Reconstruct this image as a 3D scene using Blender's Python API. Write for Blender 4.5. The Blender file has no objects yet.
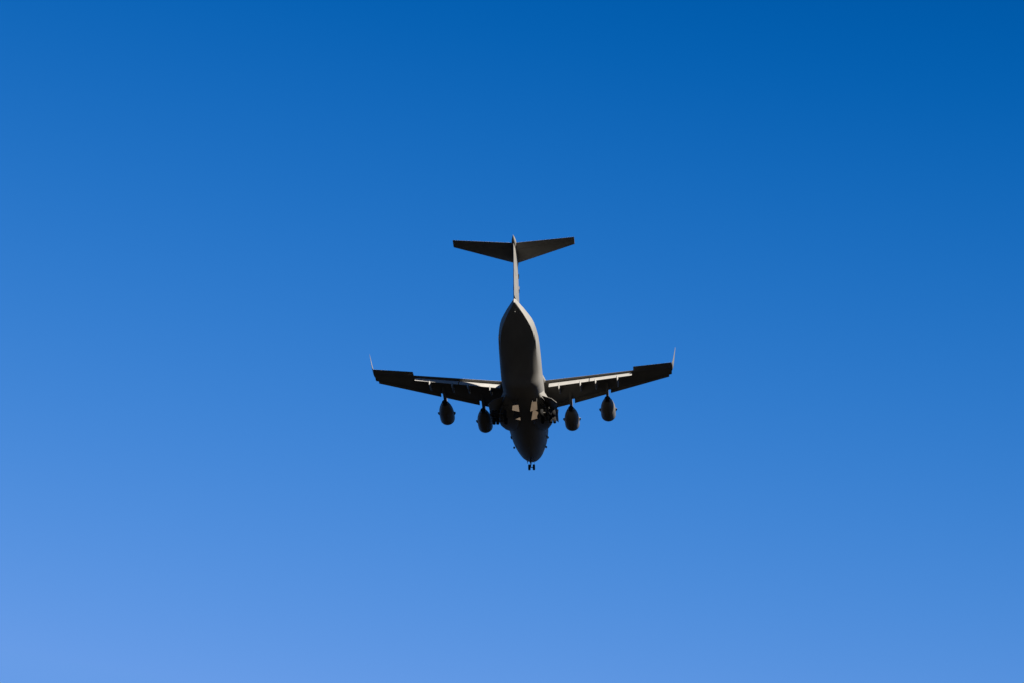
import bpy, bmesh, math, random
from mathutils import Vector, Matrix
random.seed(7)
sc = bpy.context.scene
C = sc.collection

# ------------------------------------------------------------------ camera
EL = 33.6                                   # the lens looks up this many degrees
cam = bpy.data.cameras.new('camera')
cam.lens, cam.sensor_width = 85.0, 36.0
cam.clip_start, cam.clip_end = 1.0, 200000.0
cam_o = bpy.data.objects.new('camera', cam)
C.objects.link(cam_o)
cam_o.location = (0, 0, 1.7)
cam_o.rotation_euler = (math.radians(90 + EL), 0, 0)
sc.camera = cam_o

# pose of the aircraft as seen from the camera (rows: right, up, depth; columns: aircraft X right, Y forward, Z up)
W = Matrix(((0.99764716, 0.06770193, 0.01079772),
            (0.02461906, -0.50077744, 0.8652259),
            (-0.06398472, 0.86292433, 0.50126595)))
T = Vector((1.96920776, -7.80531668, 407.03213825))
e = math.radians(EL)
CAMW = Matrix(((1, 0, 0), (0, -math.sin(e), math.cos(e)), (0, math.cos(e), math.sin(e))))
W = W @ Matrix.Rotation(-0.0005, 3, 'Z')
RB = CAMW @ W                                # aircraft axes -> world axes
BASE = Vector((0, -25, -5.9))                # aircraft-coordinates point where the root Empty sits
ORG = Vector((0, 0, 1.7)) + CAMW @ (T + W @ (BASE - Vector((0, -25, 0))))

# ------------------------------------------------------------------ sun and sky
SUN_SIDE, SUN_UP = 29.3, 21.6                # degrees to the right of the tail, degrees above the wings
a_, u_ = math.radians(SUN_SIDE), math.radians(SUN_UP)
sdir = RB @ Vector((math.sin(a_) * math.cos(u_), -math.cos(a_) * math.cos(u_), math.sin(u_)))
sdir.normalize()
sun_el = math.asin(sdir.z)
sun_az = math.atan2(sdir.x, sdir.y)

w = bpy.data.worlds.new('World')
sc.world = w
w.use_nodes = True
nt = w.node_tree
sky = nt.nodes.new('ShaderNodeTexSky')
sky.sky_type = 'NISHITA'
sky.sun_disc = False
sky.sun_elevation = sun_el
sky.sun_rotation = sun_az
sky.altitude = 0
sky.air_density, sky.dust_density, sky.ozone_density = 1.0, 0.3, 2.2
sep = nt.nodes.new('ShaderNodeSeparateColor')
com = nt.nodes.new('ShaderNodeCombineColor')
nt.links.new(sky.outputs[0], sep.inputs[0])
# black level, ceiling, power, gain per channel: the deep saturated blue of a very clear sky
SKY = [(0.706, 0.66, 1.60, 1.123), (0.906, 1.5, 0.85, 0.996), (1.935, 2.15, 0.40, 2.45)]
for k, (x0, cap, p, g) in enumerate(SKY):
    su = nt.nodes.new('ShaderNodeMath'); su.operation = 'SUBTRACT'; su.inputs[1].default_value = x0
    ma = nt.nodes.new('ShaderNodeMath'); ma.operation = 'MAXIMUM'; ma.inputs[1].default_value = 0.001
    mi = nt.nodes.new('ShaderNodeMath'); mi.operation = 'MINIMUM'; mi.inputs[1].default_value = cap
    pw = nt.nodes.new('ShaderNodeMath'); pw.operation = 'POWER'; pw.inputs[1].default_value = p
    mu = nt.nodes.new('ShaderNodeMath'); mu.operation = 'MULTIPLY'; mu.inputs[1].default_value = g
    nt.links.new(sep.outputs[k], su.inputs[0]); nt.links.new(su.outputs[0], ma.inputs[0]); nt.links.new(ma.outputs[0], mi.inputs[0]); nt.links.new(mi.outputs[0], pw.inputs[0]); nt.links.new(pw.outputs[0], mu.inputs[0])
    nt.links.new(mu.outputs[0], com.inputs[k])
bg = nt.nodes['Background']
nt.links.new(com.outputs[0], bg.inputs[0])
bg.inputs[1].default_value = 0.05

sun = bpy.data.lights.new('sun', 'SUN')
sun.energy, sun.angle, sun.color = 5.0, math.radians(0.53), (1.0, 0.925, 0.82)
sun_o = bpy.data.objects.new('sun', sun)
C.objects.link(sun_o)
sun_o.location = (0, 0, 400)
sun_o.rotation_euler = (-sdir).to_track_quat('-Z', 'Y').to_euler()

vs = sc.view_settings
vs.view_transform = 'Standard'
vs.look = 'None'
vs.gamma = 1.0
vs.use_curve_mapping = False
vs.exposure = 2.25

# ------------------------------------------------------------------ materials
def mat(name, col, rough=0.5, metal=0.0, var=0.0, scale=1.0, stretch=(1, 1, 1), spec=0.4):
    m = bpy.data.materials.new(name)
    m.use_nodes = True
    n, l = m.node_tree.nodes, m.node_tree.links
    b = n['Principled BSDF']
    b.inputs['Base Color'].default_value = (*col, 1)
    b.inputs['Roughness'].default_value = rough
    b.inputs['Metallic'].default_value = metal
    b.inputs['Specular IOR Level'].default_value = spec
    if var:
        tc = n.new('ShaderNodeTexCoord'); mp = n.new('ShaderNodeMapping')
        mp.inputs['Scale'].default_value = [scale * s for s in stretch]
        ns = n.new('ShaderNodeTexNoise'); ns.inputs['Scale'].default_value = 1.0
        ns.inputs['Detail'].default_value = 6; ns.inputs['Roughness'].default_value = 0.6
        rp = n.new('ShaderNodeMapRange')
        rp.inputs['From Min'].default_value = 0.3; rp.inputs['From Max'].default_value = 0.7
        rp.inputs['To Min'].default_value = 1 - var; rp.inputs['To Max'].default_value = 1 + var * 0.5
        mx = n.new('ShaderNodeVectorMath'); mx.operation = 'SCALE'
        mx.inputs[0].default_value = col
        l.new(tc.outputs['Object'], mp.inputs[0]); l.new(mp.outputs[0], ns.inputs['Vector'])
        l.new(ns.outputs['Fac'], rp.inputs[0]); l.new(rp.outputs[0], mx.inputs['Scale'])
        l.new(mx.outputs[0], b.inputs['Base Color'])
        r2 = n.new('ShaderNodeMapRange')
        r2.inputs['To Min'].default_value = rough - 0.12; r2.inputs['To Max'].default_value = rough + 0.12
        l.new(ns.outputs['Fac'], r2.inputs[0]); l.new(r2.outputs[0], b.inputs['Roughness'])
    return m

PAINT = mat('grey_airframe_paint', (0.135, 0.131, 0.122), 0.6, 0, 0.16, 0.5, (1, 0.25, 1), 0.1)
FLAPM = mat('lightened_flap_paint', (0.138, 0.135, 0.127), 0.55, 0, 0.12, 0.8, (1, 0.4, 1), 0.1)  # airframe paint lightened so the sunlit flap strips come out whiter
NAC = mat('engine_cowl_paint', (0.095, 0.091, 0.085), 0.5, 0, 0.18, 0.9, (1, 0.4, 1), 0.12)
HOT = mat('heat_stained_metal', (0.05, 0.043, 0.037), 0.42, 0.8, 0.3, 3.0)
LIP = mat('bare_metal', (0.2, 0.195, 0.185), 0.35, 0.9, 0.1, 3.0)
RUB = mat('tyre_rubber', (0.008, 0.008, 0.008), 0.85, 0, 0.2, 6.0, spec=0.05)
GEARM = mat('landing_gear_enamel', (0.035, 0.033, 0.03), 0.5, 0, 0.2, 3.0, spec=0.1)
TAN = mat('primer_tan', (0.025, 0.0185, 0.0125), 0.6, 0, 0.25, 2.0, spec=0.08)
DARK = mat('dark_marking_paint', (0.015, 0.015, 0.016), 0.6)
GLASS = mat('tinted_glass', (0.02, 0.025, 0.03), 0.08, 0, spec=0.6)

# ------------------------------------------------------------------ mesh helpers
def finish(name, bm, mats, parent, sharp=35):
    bmesh.ops.recalc_face_normals(bm, faces=bm.faces[:])
    me = bpy.data.meshes.new(name)
    bm.to_mesh(me); bm.free()
    for m in (mats if isinstance(mats, (list, tuple)) else [mats]):
        me.materials.append(m)
    me.shade_smooth()
    me.set_sharp_from_angle(angle=math.radians(sharp))
    o = bpy.data.objects.new(name, me)
    C.objects.link(o)
    if parent is not None:
        o.parent = parent
    return o

def B(p):                                    # aircraft coordinates -> root-local coordinates
    return Vector(p) - BASE

def loft(rings, bm=None, caps=True, mi=0, closed=True):
    bm = bm or bmesh.new()
    vr = [[bm.verts.new(B(p)) for p in r] for r in rings]
    n = len(vr[0])
    for a, b in zip(vr, vr[1:]):
        for i in range(n if closed else n - 1):
            f = bm.faces.new((a[i], a[(i + 1) % n], b[(i + 1) % n], b[i])); f.material_index = mi
    if caps:
        for r in (vr[0], vr[-1]):
            f = bm.faces.new(r); f.material_index = mi
    return bm

def naca(t, s):
    return 5 * t * (0.2969 * math.sqrt(s) - 0.1260 * s - 0.3516 * s * s + 0.2843 * s ** 3 - 0.1030 * s ** 4)

def foil(x, y, z, chord, ang=0.0, t=0.12, n=14, camber=0.0, cut=1.0):
    """airfoil ring at span x; leading edge at (y, z); chord runs aft, tilted down by ang degrees"""
    a = math.radians(ang)
    up, lo = [], []
    for i in range(n + 1):
        s = cut * 0.5 * (1 - math.cos(math.pi * i / n))
        h = naca(t, s) + 0.0008
        c = camber * 4 * s * (1 - s)
        up.append((s, c + h)); lo.append((s, c - h))
    pts = up + lo[::-1][:-1]
    out = []
    for s, h in pts:
        s *= chord; h *= chord
        out.append((x, y - s * math.cos(a) + h * math.sin(a) * -1, z - s * math.sin(a) + h * math.cos(a)))
    return out

def lathe(profile, centre, axis, n=40, bm=None, mi=0):
    """profile: (distance along axis, radius) ; axis unit vector in aircraft coordinates"""
    bm = bm or bmesh.new()
    ax = Vector(axis).normalized()
    u = ax.orthogonal().normalized(); v = ax.cross(u)
    c = Vector(centre)
    rings = []
    for d, r in profile:
        rings.append([tuple(c + ax * d + (u * math.cos(2 * math.pi * k / n) + v * math.sin(2 * math.pi * k / n)) * max(r, 0.002)) for k in range(n)])
    return loft(rings, bm, True, mi)

def tube(p, q, r0, r1=None, n=12, bm=None, mi=0):
    p, q = Vector(p), Vector(q)
    return lathe([(0, r0), ((q - p).length, r1 if r1 is not None else r0)], p, (q - p), n, bm, mi)

def plate(pts, thick, bm=None, mi=0, bevel=0.0):
    """flat polygon (aircraft coordinates) given a thickness along its normal"""
    bm = bm or bmesh.new()
    P = [Vector(p) for p in pts]
    nrm = (P[1] - P[0]).cross(P[2] - P[0]).normalized() * thick / 2
    return loft([[tuple(p - nrm) for p in P], [tuple(p + nrm) for p in P]], bm, True, mi)

def lerp(a, b, t):
    return a + (b - a) * t

def interp(tab, y):
    if y >= tab[0][0]: return tab[0][1:]
    for p, q in zip(tab, tab[1:]):
        if p[0] >= y >= q[0]:
            t = (p[0] - y) / (p[0] - q[0])
            return tuple(lerp(a, b, t) for a, b in zip(p[1:], q[1:]))
    return tab[-1][1:]

# ------------------------------------------------------------------ the ground (far below the frame)
def ground():
    bm = bmesh.new()
    n, rings = 96, [0, 40, 120, 400, 1200, 4000, 12000, 40000, 90000]
    c = bm.verts.new((0, 0, 0)); prev = None
    for r in rings[1:]:
        cur = [bm.verts.new((r * math.cos(2 * math.pi * k / n), r * math.sin(2 * math.pi * k / n), 0)) for k in range(n)]
        for k in range(n):
            if prev is None: bm.faces.new((c, cur[k], cur[(k + 1) % n]))
            else: bm.faces.new((prev[k], cur[k], cur[(k + 1) % n], prev[(k + 1) % n]))
        prev = cur
    m = mat('blackened_ground', (0.003, 0.0026, 0.0022), 0.95, 0, 0.5, 0.02, spec=0.1)  # blacker than real ground, to cut light bounced onto the aircraft's underside
    o = finish('ground', bm, m, None)
    o['kind'] = 'structure'
ground()

# ------------------------------------------------------------------ the aircraft
root = bpy.data.objects.new('cargo_jet', None)
C.objects.link(root)
root.location = ORG
root.rotation_euler = RB.to_euler()
root.empty_display_size = 5
root['label'] = 'large four-engined grey military cargo jet flying away overhead with wheels and flaps down'
root['category'] = 'airplane'

# ---- fuselage: (y, half width, bottom z, top z, chine blend)
FUS = [(-0.42, 0.03, -1.1, -1.04, 0),
       (-0.529, 0.36, -1.38, -0.85, 0),
       (-0.783, 0.66, -1.62, -0.72, 0),
       (-1.146, 0.98, -1.84, -0.4, 0),
       (-1.69, 1.36, -2.08, 0.0, 0),
       (-2.688, 1.88, -2.42, 0.75, 0),
       (-3.504, 2.2, -2.63, 1.45, 0),
       (-4.502, 2.52, -2.85, 2.25, 0),
       (-6.0, 2.86, -3.08, 2.8, 0),
       (-7.5, 3.1, -3.25, 3.12, 0),
       (-9.5, 3.3, -3.37, 3.36, 0),
       (-12.0, 3.43, -3.43, 3.43, 0),
       (-20.0, 3.43, -3.43, 3.43, 0),
       (-29.0, 3.43, -3.41, 3.43, 0),
       (-31.0, 3.43, -3.1, 3.43, 0),
       (-33.0, 3.42, -2.338, 3.43, 0.05),
       (-35.0, 3.4, -1.714, 3.43, 0.12),
       (-37.0, 3.36, -1.09, 3.43, 0.25),
       (-39.0, 3.28, -0.466, 3.43, 0.45),
       (-41.0, 3.02, 0.158, 3.43, 0.75),
       (-42.3, 2.8, 0.564, 3.43, 0.95),
       (-43.5, 2.48, 0.938, 3.44, 1.0),
       (-44.8, 1.97, 1.344, 3.46, 1.0),
       (-46.2, 1.36, 1.78, 3.48, 1.0),
       (-47.4, 0.76, 2.155, 3.5, 1.0),
       (-48.2, 0.36, 2.404, 3.5, 1.0),
       (-48.7, 0.1, 2.56, 3.3, 1.0)]
def fus_ring(y, hw, zb, zt, w, n=36):
    H = zt - zb
    zc = zb + H * (0.5 if y > -31 else lerp(0.5, 0.62, min(1, (-31 - y) / 12)))
    pts = []
    for k in range(n + 1):                   # top half, right to left
        a = math.pi * k / n
        pts.append((hw * math.cos(a), y, zc + (zt - zc) * math.sin(a)))
    m = n
    for k in range(1, m):                    # lower half, left to right
        a = math.pi * k / m
        pw = lerp(1.0, 0.86, max(0, min(1, (-8 - y) / 6))) - 0.30 * max(0, min(1, (-23 - y) / 7))   # the hold floor squares off towards the ramp
        ex, ez = -hw * math.copysign(abs(math.cos(a)) ** pw, math.cos(a)), zc - (zc - zb) * math.sin(a) ** pw
        # chined section: side plate down to a hard corner, then a flat floor
        cx, cz = hw * 0.93, zb + (zc - zb) * 0.10
        t = k / m
        q = 0.22
        if t < q: px, pz = -lerp(hw, cx, t / q), lerp(zc, cz, t / q)
        elif t > 1 - q: px, pz = lerp(cx, hw, (t - 1 + q) / q), lerp(cz, zc, (t - 1 + q) / q)
        else:
            s = (t - q) / (1 - 2 * q)
            px = lerp(-cx, cx, s); pz = lerp(zb, cz, abs(2 * s - 1) ** 2)
        pts.append((lerp(ex, px, w), y, lerp(ez, pz, w)))
    return pts
rings = []
for a, b in zip(FUS, FUS[1:]):
    steps = 3 if a[0] - b[0] > 1.2 else 2
    for i in range(steps):
        t = i / steps
        rings.append(fus_ring(*[lerp(p, q, t) for p, q in zip(a, b)]))
rings.append(fus_ring(*FUS[-1]))
fus = finish('fuselage', loft(rings), PAINT, root, 40)

for s in (-1, 1):                            # ventral strakes along the aft chines
    pts = [(s * 3.0, -37.8, -1.35), (s * 3.02, -41.4, -.45), (s * 2.93, -42.6, -.12), (s * 2.8, -42.9, .35), (s * 2.9, -41.0, -.2), (s * 2.95, -39.0, -.9)]
    finish('ventral_strake', plate(pts, 0.09), PAINT, fus)
finish('tail_light', lathe([(0, 0.02), (0.1, 0.12), (0.25, 0.13), (0.3, 0.02)], (0, -47.2, 1.8), (0, -0.3, -1), 16), LIP, fus)
# lower-fuselage blade aerials and the side bumps near the nose
for x, y, z, h in [(0, -10, -3.42, 0.45), (0, -15.5, -3.42, 0.35), (0.9, -13, -3.3, 0.3), (-0.9, -28.5, -3.3, 0.4)]:
    r0 = [(x + dx, y + dy, z + 0.06) for dx, dy in ((0, .25), (.04, 0), (0, -.25), (-.04, 0))]
    r1 = [(x + dx * .5, y - .12 + dy * .6, z - h) for dx, dy in ((0, .25), (.04, 0), (0, -.25), (-.04, 0))]
    finish('blade_antenna', loft([r0, r1]), PAINT, fus)
for s in (-1, 1):
    for y, z, hw in [(-7.0, -1.9, 2.78), (-8.1, -0.6, 3.14), (-10.2, -1.5, 3.06)]:
        ring = lambda yy, r: [(s * (hw + 0.02) + r * math.cos(k * math.pi / 4), yy, z + r * math.sin(k * math.pi / 4)) for k in range(8)]
        finish('side_sensor', loft([ring(y + .3, .03), ring(y + .15, .16), ring(y - .15, .17), ring(y - .4, .04)]), PAINT, fus)
# cockpit windows wrap the nose top
def cockpit():
    bm = bmesh.new()
    for a0, a1 in ((20, 42), (44, 66), (68, 88), (92, 112), (114, 136), (138, 160)):
        q = []
        for y0, aa in ((-2.35, a0 + 3), (-2.35, a1 - 3), (-3.6, a1), (-3.6, a0)):
            hw, zb, zt, _ = interp([f for f in FUS], y0)
            zc = (zb + zt) / 2; A = math.radians(aa)
            q.append((hw * 1.012 * math.cos(A), y0, zc + (zt - zc) * 1.012 * math.sin(A)))
        plate(q, 0.03, bm)
    finish('windshield', bm, GLASS, fus)
cockpit()

# wing-to-body hump; aft part raised, out of view, to shade the flap root
rings = []
for y, hw, zt in [(-9.6, .4, 3.3), (-10.6, 2.2, 3.75), (-12.5, 3.4, 4.2), (-16, 3.9, 4.42), (-20, 3.95, 4.4), (-23, 3.3, 4.6), (-26.5, 2.5, 4.5), (-30, 1.8, 4.1), (-34, .9, 3.7), (-36, .3, 3.42)]:
    rings.append([(hw * math.copysign(abs(math.cos(a)) ** .8, math.cos(a)), y, 2.9 + (zt - 2.9) * math.sin(a) if math.sin(a) > 0 else 2.9 + 0.8 * math.sin(a)) for a in [2 * math.pi * k / 32 for k in range(32)]])
finish('wing_fairing', loft(rings), PAINT, fus)

# ---- wings
def wz(x): return 3.05 - (abs(x) - 2) * 0.0655           # chord-plane height (anhedral)
def yle(x): return -14.35 - 0.575 * (abs(x) - 5.0)       # leading edge of the fixed wing, slats ahead of it
def yte(x): return -22.38 - 0.300 * (abs(x) - 4.0)       # trailing edge of spoilers
def wing(s):
    r = []
    for x in (1.0, 3.4, 6, 9, 12, 15, 18.35, 21.5, 24.95):
        ch = yle(x) - yte(x)
        r.append(foil(s * x, yle(x), wz(x), ch, 0.5, 0.135 - 0.001 * x, 16, 0.01))
    o = finish('wing', loft(r), PAINT, root)
    # aileron
    r = []
    for x in (18.5, 21.7, 24.9):
        ya = yte(x) + 0.55
        r.append(foil(s * x, ya, wz(x) - 0.02, ya - (yte(x) - lerp(1.45, 1.4, (x - 18.5) / 6.4)), 4, 0.13, 10))
    finish('aileron', loft(r), PAINT, o)
    # two slotted flaps, lowered: vane and main panel in one loft each
    for x0, x1 in ((4.1, 10.95), (11.1, 18.25)):
        r = []
        for i in range(5):
            x = lerp(x0, x1, i / 4)
            ch = lerp(2.2, 1.65, (x - 4) / 14)
            r.append(foil(s * x, yte(x) + lerp(.75, .6, (x - 4) / 14), wz(x) - lerp(.42, .22, (x - 4) / 14), ch, 43, 0.10, 10, 0.045))
        finish('flap', loft(r), FLAPM, o)
    # flap hinge canoes
    for x, k in ((5.85, 1.15), (9.5, 1.1), (12.1, 1.0), (15.8, 0.95)):
        y0, z0 = yte(x), wz(x)
        path = [(y0 + 4.2, z0 - .55, .03), (y0 + 3.3, z0 - .8, .20), (y0 + 2.0, z0 - 1.0, .27), (y0 + .7, z0 - 1.15, .29),
                (y0 - .3, z0 - lerp(1.75, 1.2, (x - 4) / 14), .25), (y0 - .75, z0 - lerp(2.2, 1.65, (x - 4) / 14), .17), (y0 - 1.05, z0 - lerp(2.75, 2.15, (x - 4) / 14), .03)]
        rr = []
        for j, (y, z, h) in enumerate(path):
            p0, p1 = path[max(0, j - 1)], path[min(len(path) - 1, j + 1)]
            d = Vector((0, p1[0] - p0[0], p1[1] - p0[1])).normalized(); nrm = Vector((0, -d.z, d.y))
            rr.append([(s * x + h * .8 * math.cos(q), y + nrm.y * h * 1.5 * k * math.sin(q), z + nrm.z * h * 1.5 * k * math.sin(q)) for q in [2 * math.pi * m / 14 for m in range(14)]])
        finish('flap_track_fairing', loft(rr), FLAPM, o)
    # leading-edge slats, drooped, cut away beside each pylon
    for x0, x1 in ((4.9, 7.75), (8.2, 14.1), (14.5, 24.5)):
        r = []
        for i in range(4):
            x = lerp(x0, x1, i / 3)
            k = max(0, min(1, (x - 8.5) / 16))
            r.append(foil(s * x, yle(x) + lerp(0.9, 0.35, k), wz(x) - lerp(0.5, 0.22, k), lerp(1.4, 1.0, x / 25), lerp(-20, -14, k), 0.13, 10, 0.07))
        finish('slat', loft(r), PAINT, o)
    # winglet
    r = []
    for t in (0, .08, .3, .65, 1.0):
        cz = wz(25) + 2.4 * t
        cx = 24.97 + 0.12 * min(1, t * 8) + 0.5 * t
        cy = lerp(-27.0, -30.0, t); ch = lerp(2.75, 0.7, t)
        ring = []
        for j in range(10):
            q = 0.5 * (1 - math.cos(math.pi * j / 10)); ring.append((q, naca(.08, q) + .002))
        ring = ring + [(1.0, 0.002)] + [(q, -h) for q, h in ring[::-1]][:-1]
        r.append([(s * (cx + h * ch), cy - q * ch, cz - h * ch * .2) for q, h in ring])
    finish('winglet', loft(r), PAINT, o)
    # static wicks
    for x in (19.5, 20.8, 22.1, 23.4, 24.6):
        yy = yte(x) - lerp(1.40, 1.0, (x - 18.5) / 6.4)
        finish('static_wick', tube((s * x, yy + .05, wz(x) - .12), (s * x, yy - .32, wz(x) - .15), .012, .006, 6), DARK, o)
    return o
for s in (-1, 1): wing(s)

# ---- engines on pylons
def engine(s, x, yf, zc):
    X = s * x
    ax = (0, -1, 0.02)
    out = [(0.10, 1.00), (0.02, 1.06), (0.0, 1.13), (0.04, 1.2), (0.18, 1.245), (0.5, 1.27), (1.3, 1.28), (2.4, 1.27), (3.3, 1.18), (4.1, 1.02), (4.75, 0.83), (5.25, 0.66),
           (5.5, 0.58), (5.5, 0.54), (4.9, 0.60)]
    bm = bmesh.new()
    prof = [(1.15, 1.08), (0.5, 1.04)] + out
    ringz = []
    axv = Vector(ax).normalized(); u = Vector((1, 0, 0)); v = axv.cross(u)
    c = Vector((X, yf, zc)); n = 44
    for d, r in prof:
        ringz.append([tuple(c + axv * d + (u * math.cos(2 * math.pi * k / n) + v * math.sin(2 * math.pi * k / n)) * r) for k in range(n)])
    loft(ringz, bm, False)
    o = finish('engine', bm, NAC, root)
    lip = lathe([(0.06, 1.02), (0.0, 1.07), (-0.03, 1.13), (0.02, 1.205), (0.15, 1.245)], (X, yf, zc), ax, 44)
    for f in [f for f in lip.faces if len(f.verts) > 8]: lip.faces.remove(f)
    finish('inlet_lip', lip, LIP, o)
    bm = bmesh.new()
    lathe([(1.0, 1.075), (1.12, 1.075)], c, ax, 44, bm)
    for k in range(24):                      # fan blades
        q = 2 * math.pi * k / 24; q2 = q + .16
        d0, d1 = (u * math.cos(q) + v * math.sin(q)), (u * math.cos(q2) + v * math.sin(q2))
        P = [c + axv * .78 + d0 * .32, c + axv * .72 + d0 * 1.03, c + axv * .97 + d1 * 1.03, c + axv * .97 + d1 * .32]
        plate([tuple(p) for p in P], .02, bm)
    finish('fan', bm, HOT, o)
    finish('spinner', lathe([(.3, .01), (.38, .1), (.6, .24), (.98, .34)], c, ax, 24), HOT, o)
    noz = lathe([(5.42, .535), (5.72, .50), (5.95, .47), (5.95, .44), (5.3, .46)], c, ax, 36)
    finish('exhaust_nozzle', noz, HOT, o)
    finish('exhaust_cone', lathe([(5.2, .33), (5.7, .26), (6.1, .14), (6.35, .02)], c, ax, 24), HOT, o)
    for q in (-1, 1):                        # cowl strakes
        P = [(X + q * 1.24, yf - 1.1, zc + .1), (X + q * 1.52, yf - 1.75, zc + .14), (X + q * 1.54, yf - 2.25, zc + .14), (X + q * 1.22, yf - 2.45, zc + .1)]
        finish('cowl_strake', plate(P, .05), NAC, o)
    for y0, y1, ww in ((-1.7, -2.6, .22), (-3.0, -3.6, .16)):   # service blisters under the cowl
        cc = [(X, yf + y0, zc - 1.27), (X, yf + y1, zc - 1.2)]
        finish('service_blister', lathe([(0, .01), (.2, .07), (.6, .08), (.9, .01)], (X + .35, yf + y0, zc - 1.2), (0, -1, .06), 10), NAC, o)
    # pylon: thin forward-reaching blade between cowl and wing
    yl = yle(x); zl = wz(x)
    side = [(yf - 1.4, zc + 1.2), (yf - 1.9, zc + 1.55), (yl + .7, zl + .25), (yl + .1, zl + .35), (yl - 1.8, zl - .1), (yl - 3.4, zl - .45),
            (yl - 2.4, zl - .85), (yf - 5.2, zc + .75), (yf - 4.2, zc + .9)]
    rr = []
    cy = sum(p[0] for p in side) / len(side); cz = sum(p[1] for p in side) / len(side)
    for wdt, k in ((-.21, .93), (-.17, 1.0), (.17, 1.0), (.21, .93)):
        rr.append([(X + wdt, cy + (y - cy) * k, cz + (z - cz) * k) for y, z in side])
    finish('pylon', loft(rr), PAINT, o)
for s in (-1, 1):
    for x, yf, zc in ((7.55, -10.4, 0.5), (13.9, -13.4, 0.6)):
        engine(s, x, yf, zc)

# ---- tail
def fin():
    r = []
    for z, ya, yb, t in ((3.2, -39.4, -48.75, .10), (3.9, -40.8, -49.05, .105), (5.5, -41.8, -49.7, .105), (9.0, -43.9, -51.0, .10), (12.2, -45.6, -52.2, .095)):
        pts = []
        ch = ya - yb
        for i in range(15):
            q = .7 * .5 * (1 - math.cos(math.pi * i / 14)); pts.append((q, naca(t, q) + .002))
        pts = pts + [(q, -h) for q, h in pts[::-1]][:-1]
        r.append([(h * ch, ya - q * ch, z) for q, h in pts])
    o = finish('vertical_fin', loft(r), PAINT, root)
    for z0, z1 in ((3.75, 7.7), (7.76, 11.7)):
        r = []
        for z in (z0, (z0 + z1) / 2, z1):
            ya, yb = interp([(-3.9, -40.8, -49.05), (-5.5, -41.8, -49.7), (-9.0, -43.9, -51.0), (-12.2, -45.6, -52.2)], -z)
            ch = ya - yb; t = .102
            pts = [(.706, 0)] + [(q, naca(t, q)) for q in (.712, .78, .86, .93)] + [(1.0, .001), (1.0, -.001)] + [(q, -naca(t, q)) for q in (.93, .86, .78, .712)]
            r.append([(h * ch, ya - q * ch, z) for q, h in pts])
        finish('rudder', loft(r), PAINT, o)
    for z, q0, q1 in ((5.0, .10, .22), (7.4, .10, .24), (9.3, .12, .2)):   # raised dark plates standing for tail markings, starboard and port
        ya, yb = interp([(-3.9, -40.8, -49.05), (-5.5, -41.8, -49.7), (-9.0, -43.9, -51.0), (-12.2, -45.6, -52.2)], -z)
        ch = ya - yb
        for s in (-1, 1):
            h0, h1 = naca(.104, q0) * ch + .05, naca(.104, q1) * ch + .05
            P = [(s * h0, ya - q0 * ch, z), (s * h1, ya - q1 * ch, z), (s * h1, ya - q1 * ch, z + .55), (s * h0, ya - q0 * ch, z + .55)]
            finish('tail_marking', plate(P, .16), DARK, o)
    # bullet fairing and tail light
    rr = []
    for y, h, zc in ((-43.7, .02, 12.1), (-44.1, .22, 12.1), (-45, .36, 12.12), (-47, .46, 12.18), (-50, .47, 12.25), (-51.8, .38, 12.3), (-52.6, .22, 12.38), (-53.3, .03, 12.45)):
        rr.append([(h * .92 * math.cos(a), y, zc + h * 1.25 * math.sin(a)) for a in [2 * math.pi * k / 20 for k in range(20)]])
    finish('bullet_fairing', loft(rr), PAINT, o)
fin()
def tailplane(s):
    r, r2 = [], []
    for x in (.25, 3.5, 6.8, 9.8):
        ya = lerp(-45.1, -50.7, x / 9.8); yb = lerp(-51.35, -52.85, x / 9.8)
        z = 12.2 - .012 * x
        ch = ya - yb
        t = .10
        h = .70
        up = [(h * .5 * (1 - math.cos(math.pi * i / 12)),) for i in range(13)]
        pts = [(q[0], naca(t, q[0]) + .001) for q in up]; pts = pts + [(q, -v) for q, v in pts[::-1]][:-1]
        r.append([(s * x, ya - q * ch, z + v * ch) for q, v in pts])
        pts = [(.704, 0)] + [(q, naca(t, q)) for q in (.71, .8, .9)] + [(1, .001), (1, -.001)] + [(q, -naca(t, q)) for q in (.9, .8, .71)]
        r2.append([(s * x, ya - q * ch, z + v * ch) for q, v in pts])
    o = finish('horizontal_stabilizer', loft(r), PAINT, root)
    finish('elevator', loft(r2), PAINT, o)
for s in (-1, 1): tailplane(s)

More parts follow.
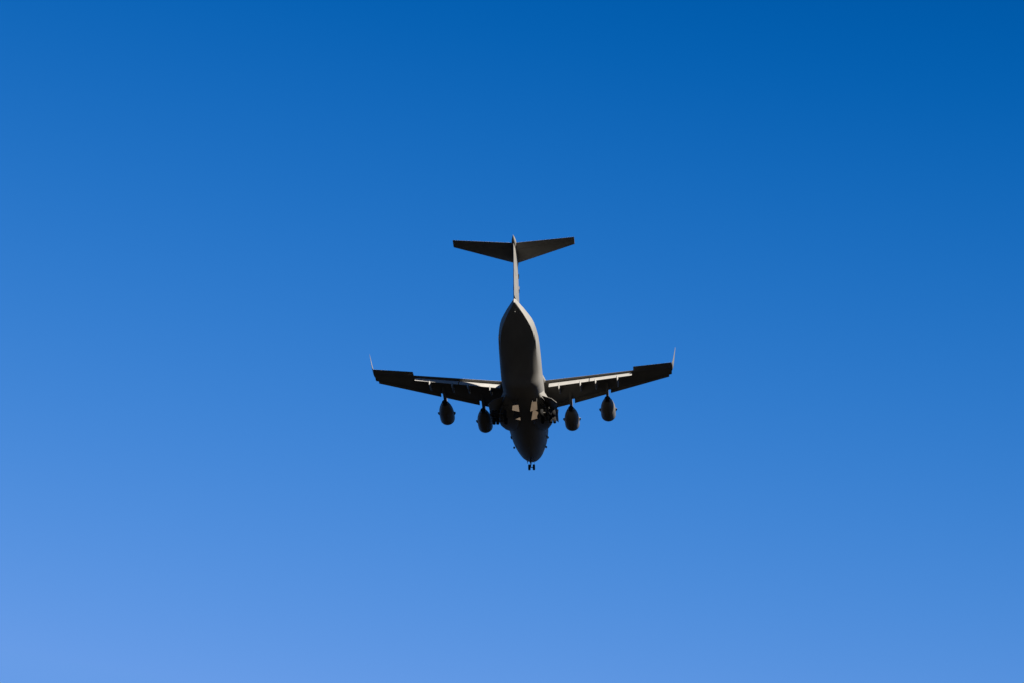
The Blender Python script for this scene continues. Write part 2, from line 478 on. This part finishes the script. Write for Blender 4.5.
# ---- main gear pods, doors and wheels
def pod(s):
    rr = []
    for y, hw, hh, cx, cz in ((-13.2, .1, .2, 2.85, -1.8), (-14.2, .5, .6, 2.7, -1.85), (-15.6, 1.15, 1.0, 2.7, -2.0), (-17.5, 1.7, 1.3, 2.75, -2.15), (-19.6, 1.95, 1.45, 2.8, -2.2), (-21.2, 1.8, 1.5, 2.8, -2.2),
                          (-22.8, 1.6, 1.48, 2.7, -2.2), (-24.5, 1.3, 1.35, 2.55, -2.1), (-26.2, .9, 1.15, 2.45, -1.95), (-27.8, .5, .85, 2.4, -1.8), (-29.6, .1, .3, 2.4, -1.6)):
        ring = []
        for k in range(28):
            a = 2 * math.pi * k / 28
            ring.append((s * (cx + hw * math.copysign(abs(math.cos(a)) ** .5, math.cos(a))), y, cz + hh * math.copysign(abs(math.sin(a)) ** .5, math.sin(a))))
        rr.append(ring)
    o = finish('landing_gear_pod', loft(rr), PAINT, root)
    # outboard doors hanging open
    for y0, y1, h0, h1 in ((-19.9, -23.2, 4.4, 4.1), (-23.3, -27.2, 4.1, 3.15)):
        P = [(s * h0, y0, -2.75), (s * (h0 + .9), y0 - .1, -3.7), (s * 5.65, y0 - .4, -4.2), (s * 5.72, y1 - .5, -4.45), (s * (h1 + 1.7), y1 - .4, -3.6), (s * h1, y1 + .1, -2.7)]
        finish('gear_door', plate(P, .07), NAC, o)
    # belly doors turned across the airflow
    for y in (-24.5, -27.5):
        P = [(.4 + s * 1.15, y, -4.15), (.4 + s * 2.0, y - .05, -4.1), (.4 + s * 2.1, y - .15, -5.7), (.4 + s * .9, y - .1, -6.0)]
        bm = plate(P, .06)
        for xx in (1.25, 1.95):
            tube((.4 + s * xx, y + .06, -4.4), (.4 + s * xx, y + .5, -3.2), .04, .04, 8, bm, 1)
        finish('belly_door', bm, [TAN, GEARM], o)
    return o
for s in (-1, 1): pod(s)

def wheel(parent, x, y, z, R, wd):
    bm = bmesh.new()
    h = wd / 2
    lathe([(-h * .8, R * .55), (-h, R * .66), (-h, R * .82), (-h * .72, R * .95), (-h * .3, R), (h * .3, R), (h * .72, R * .95), (h, R * .82), (h, R * .66), (h * .8, R * .55)], (x, y, z), (1, 0, 0), 28, bm, 0)
    lathe([(-h * .7, R * .5), (-h * .86, R * .48), (-h * .86, R * .2), (-h * 1.02, R * .17), (-h * 1.02, .01), (h * 1.02, .01), (h * 1.02, R * .17), (h * .86, R * .2), (h * .86, R * .48), (h * .7, R * .5)], (x, y, z), (1, 0, 0), 24, bm, 1)
    # wheel disc proud of the tyre side
    lathe([(-h * .83, .01), (-h * .83, R * .54), (h * .83, R * .54), (h * .83, .01)], (x, y, z), (1, 0, 0), 24, bm, 1)
    finish('wheel', bm, [RUB, GEARM], parent)
def main_gear(s, y):
    bm = bmesh.new()
    z = -4.95
    tube((s * 3.2, y + .15, -2.4), (s * 3.75, y, -4.1), .24, .22, 14, bm)
    tube((s * 3.75, y, -3.95), (s * 3.85, y, z), .15, .15, 14, bm)
    tube((s * 2.9, y, z), (s * 5.1, y, z), .11, .11, 12, bm)
    tube((s * 3.8, y + .15, -4.5), (s * 3.3, y + 1.2, -2.9), .07, .07, 8, bm)
    tube((s * 3.75, y, -4.1), (s * 2.4, y, -3.1), .09, .09, 8, bm)
    o = finish('main_landing_gear', bm, GEARM, root)
    for x in (3.1, 4.5, 5.1): wheel(o, s * x, y, z, .62, .5)
for s in (-1, 1):
    for y in (-22.6, -25.2): main_gear(s, y)
bm = bmesh.new()
yN, zN = -5.9, -5.25
XN = .2
tube((XN * .5, yN + .25, -3.0), (0, yN + .05, -4.4), .14, .13, 12, bm)
tube((XN * .5, yN + .05, -4.35), (0, yN, zN), .09, .09, 12, bm)
tube((-.42 + XN, yN, zN), (.42 + XN, yN, zN), .07, .07, 10, bm)
tube((XN * .5, yN + .05, -4.4), (0, yN + 1.3, -3.1), .06, .06, 8, bm)
nose = finish('nose_landing_gear', bm, GEARM, root)
for s in (-1, 1):
    wheel(nose, s * .4 + XN, yN, zN, .53, .38)
    P = [(s * .55, yN + 1.4, -3.3), (s * .62, yN + 1.4, -3.85), (s * .62, yN - .2, -3.85), (s * .55, yN - .2, -3.3)]
    finish('gear_door', plate(P, .04), PAINT, nose)
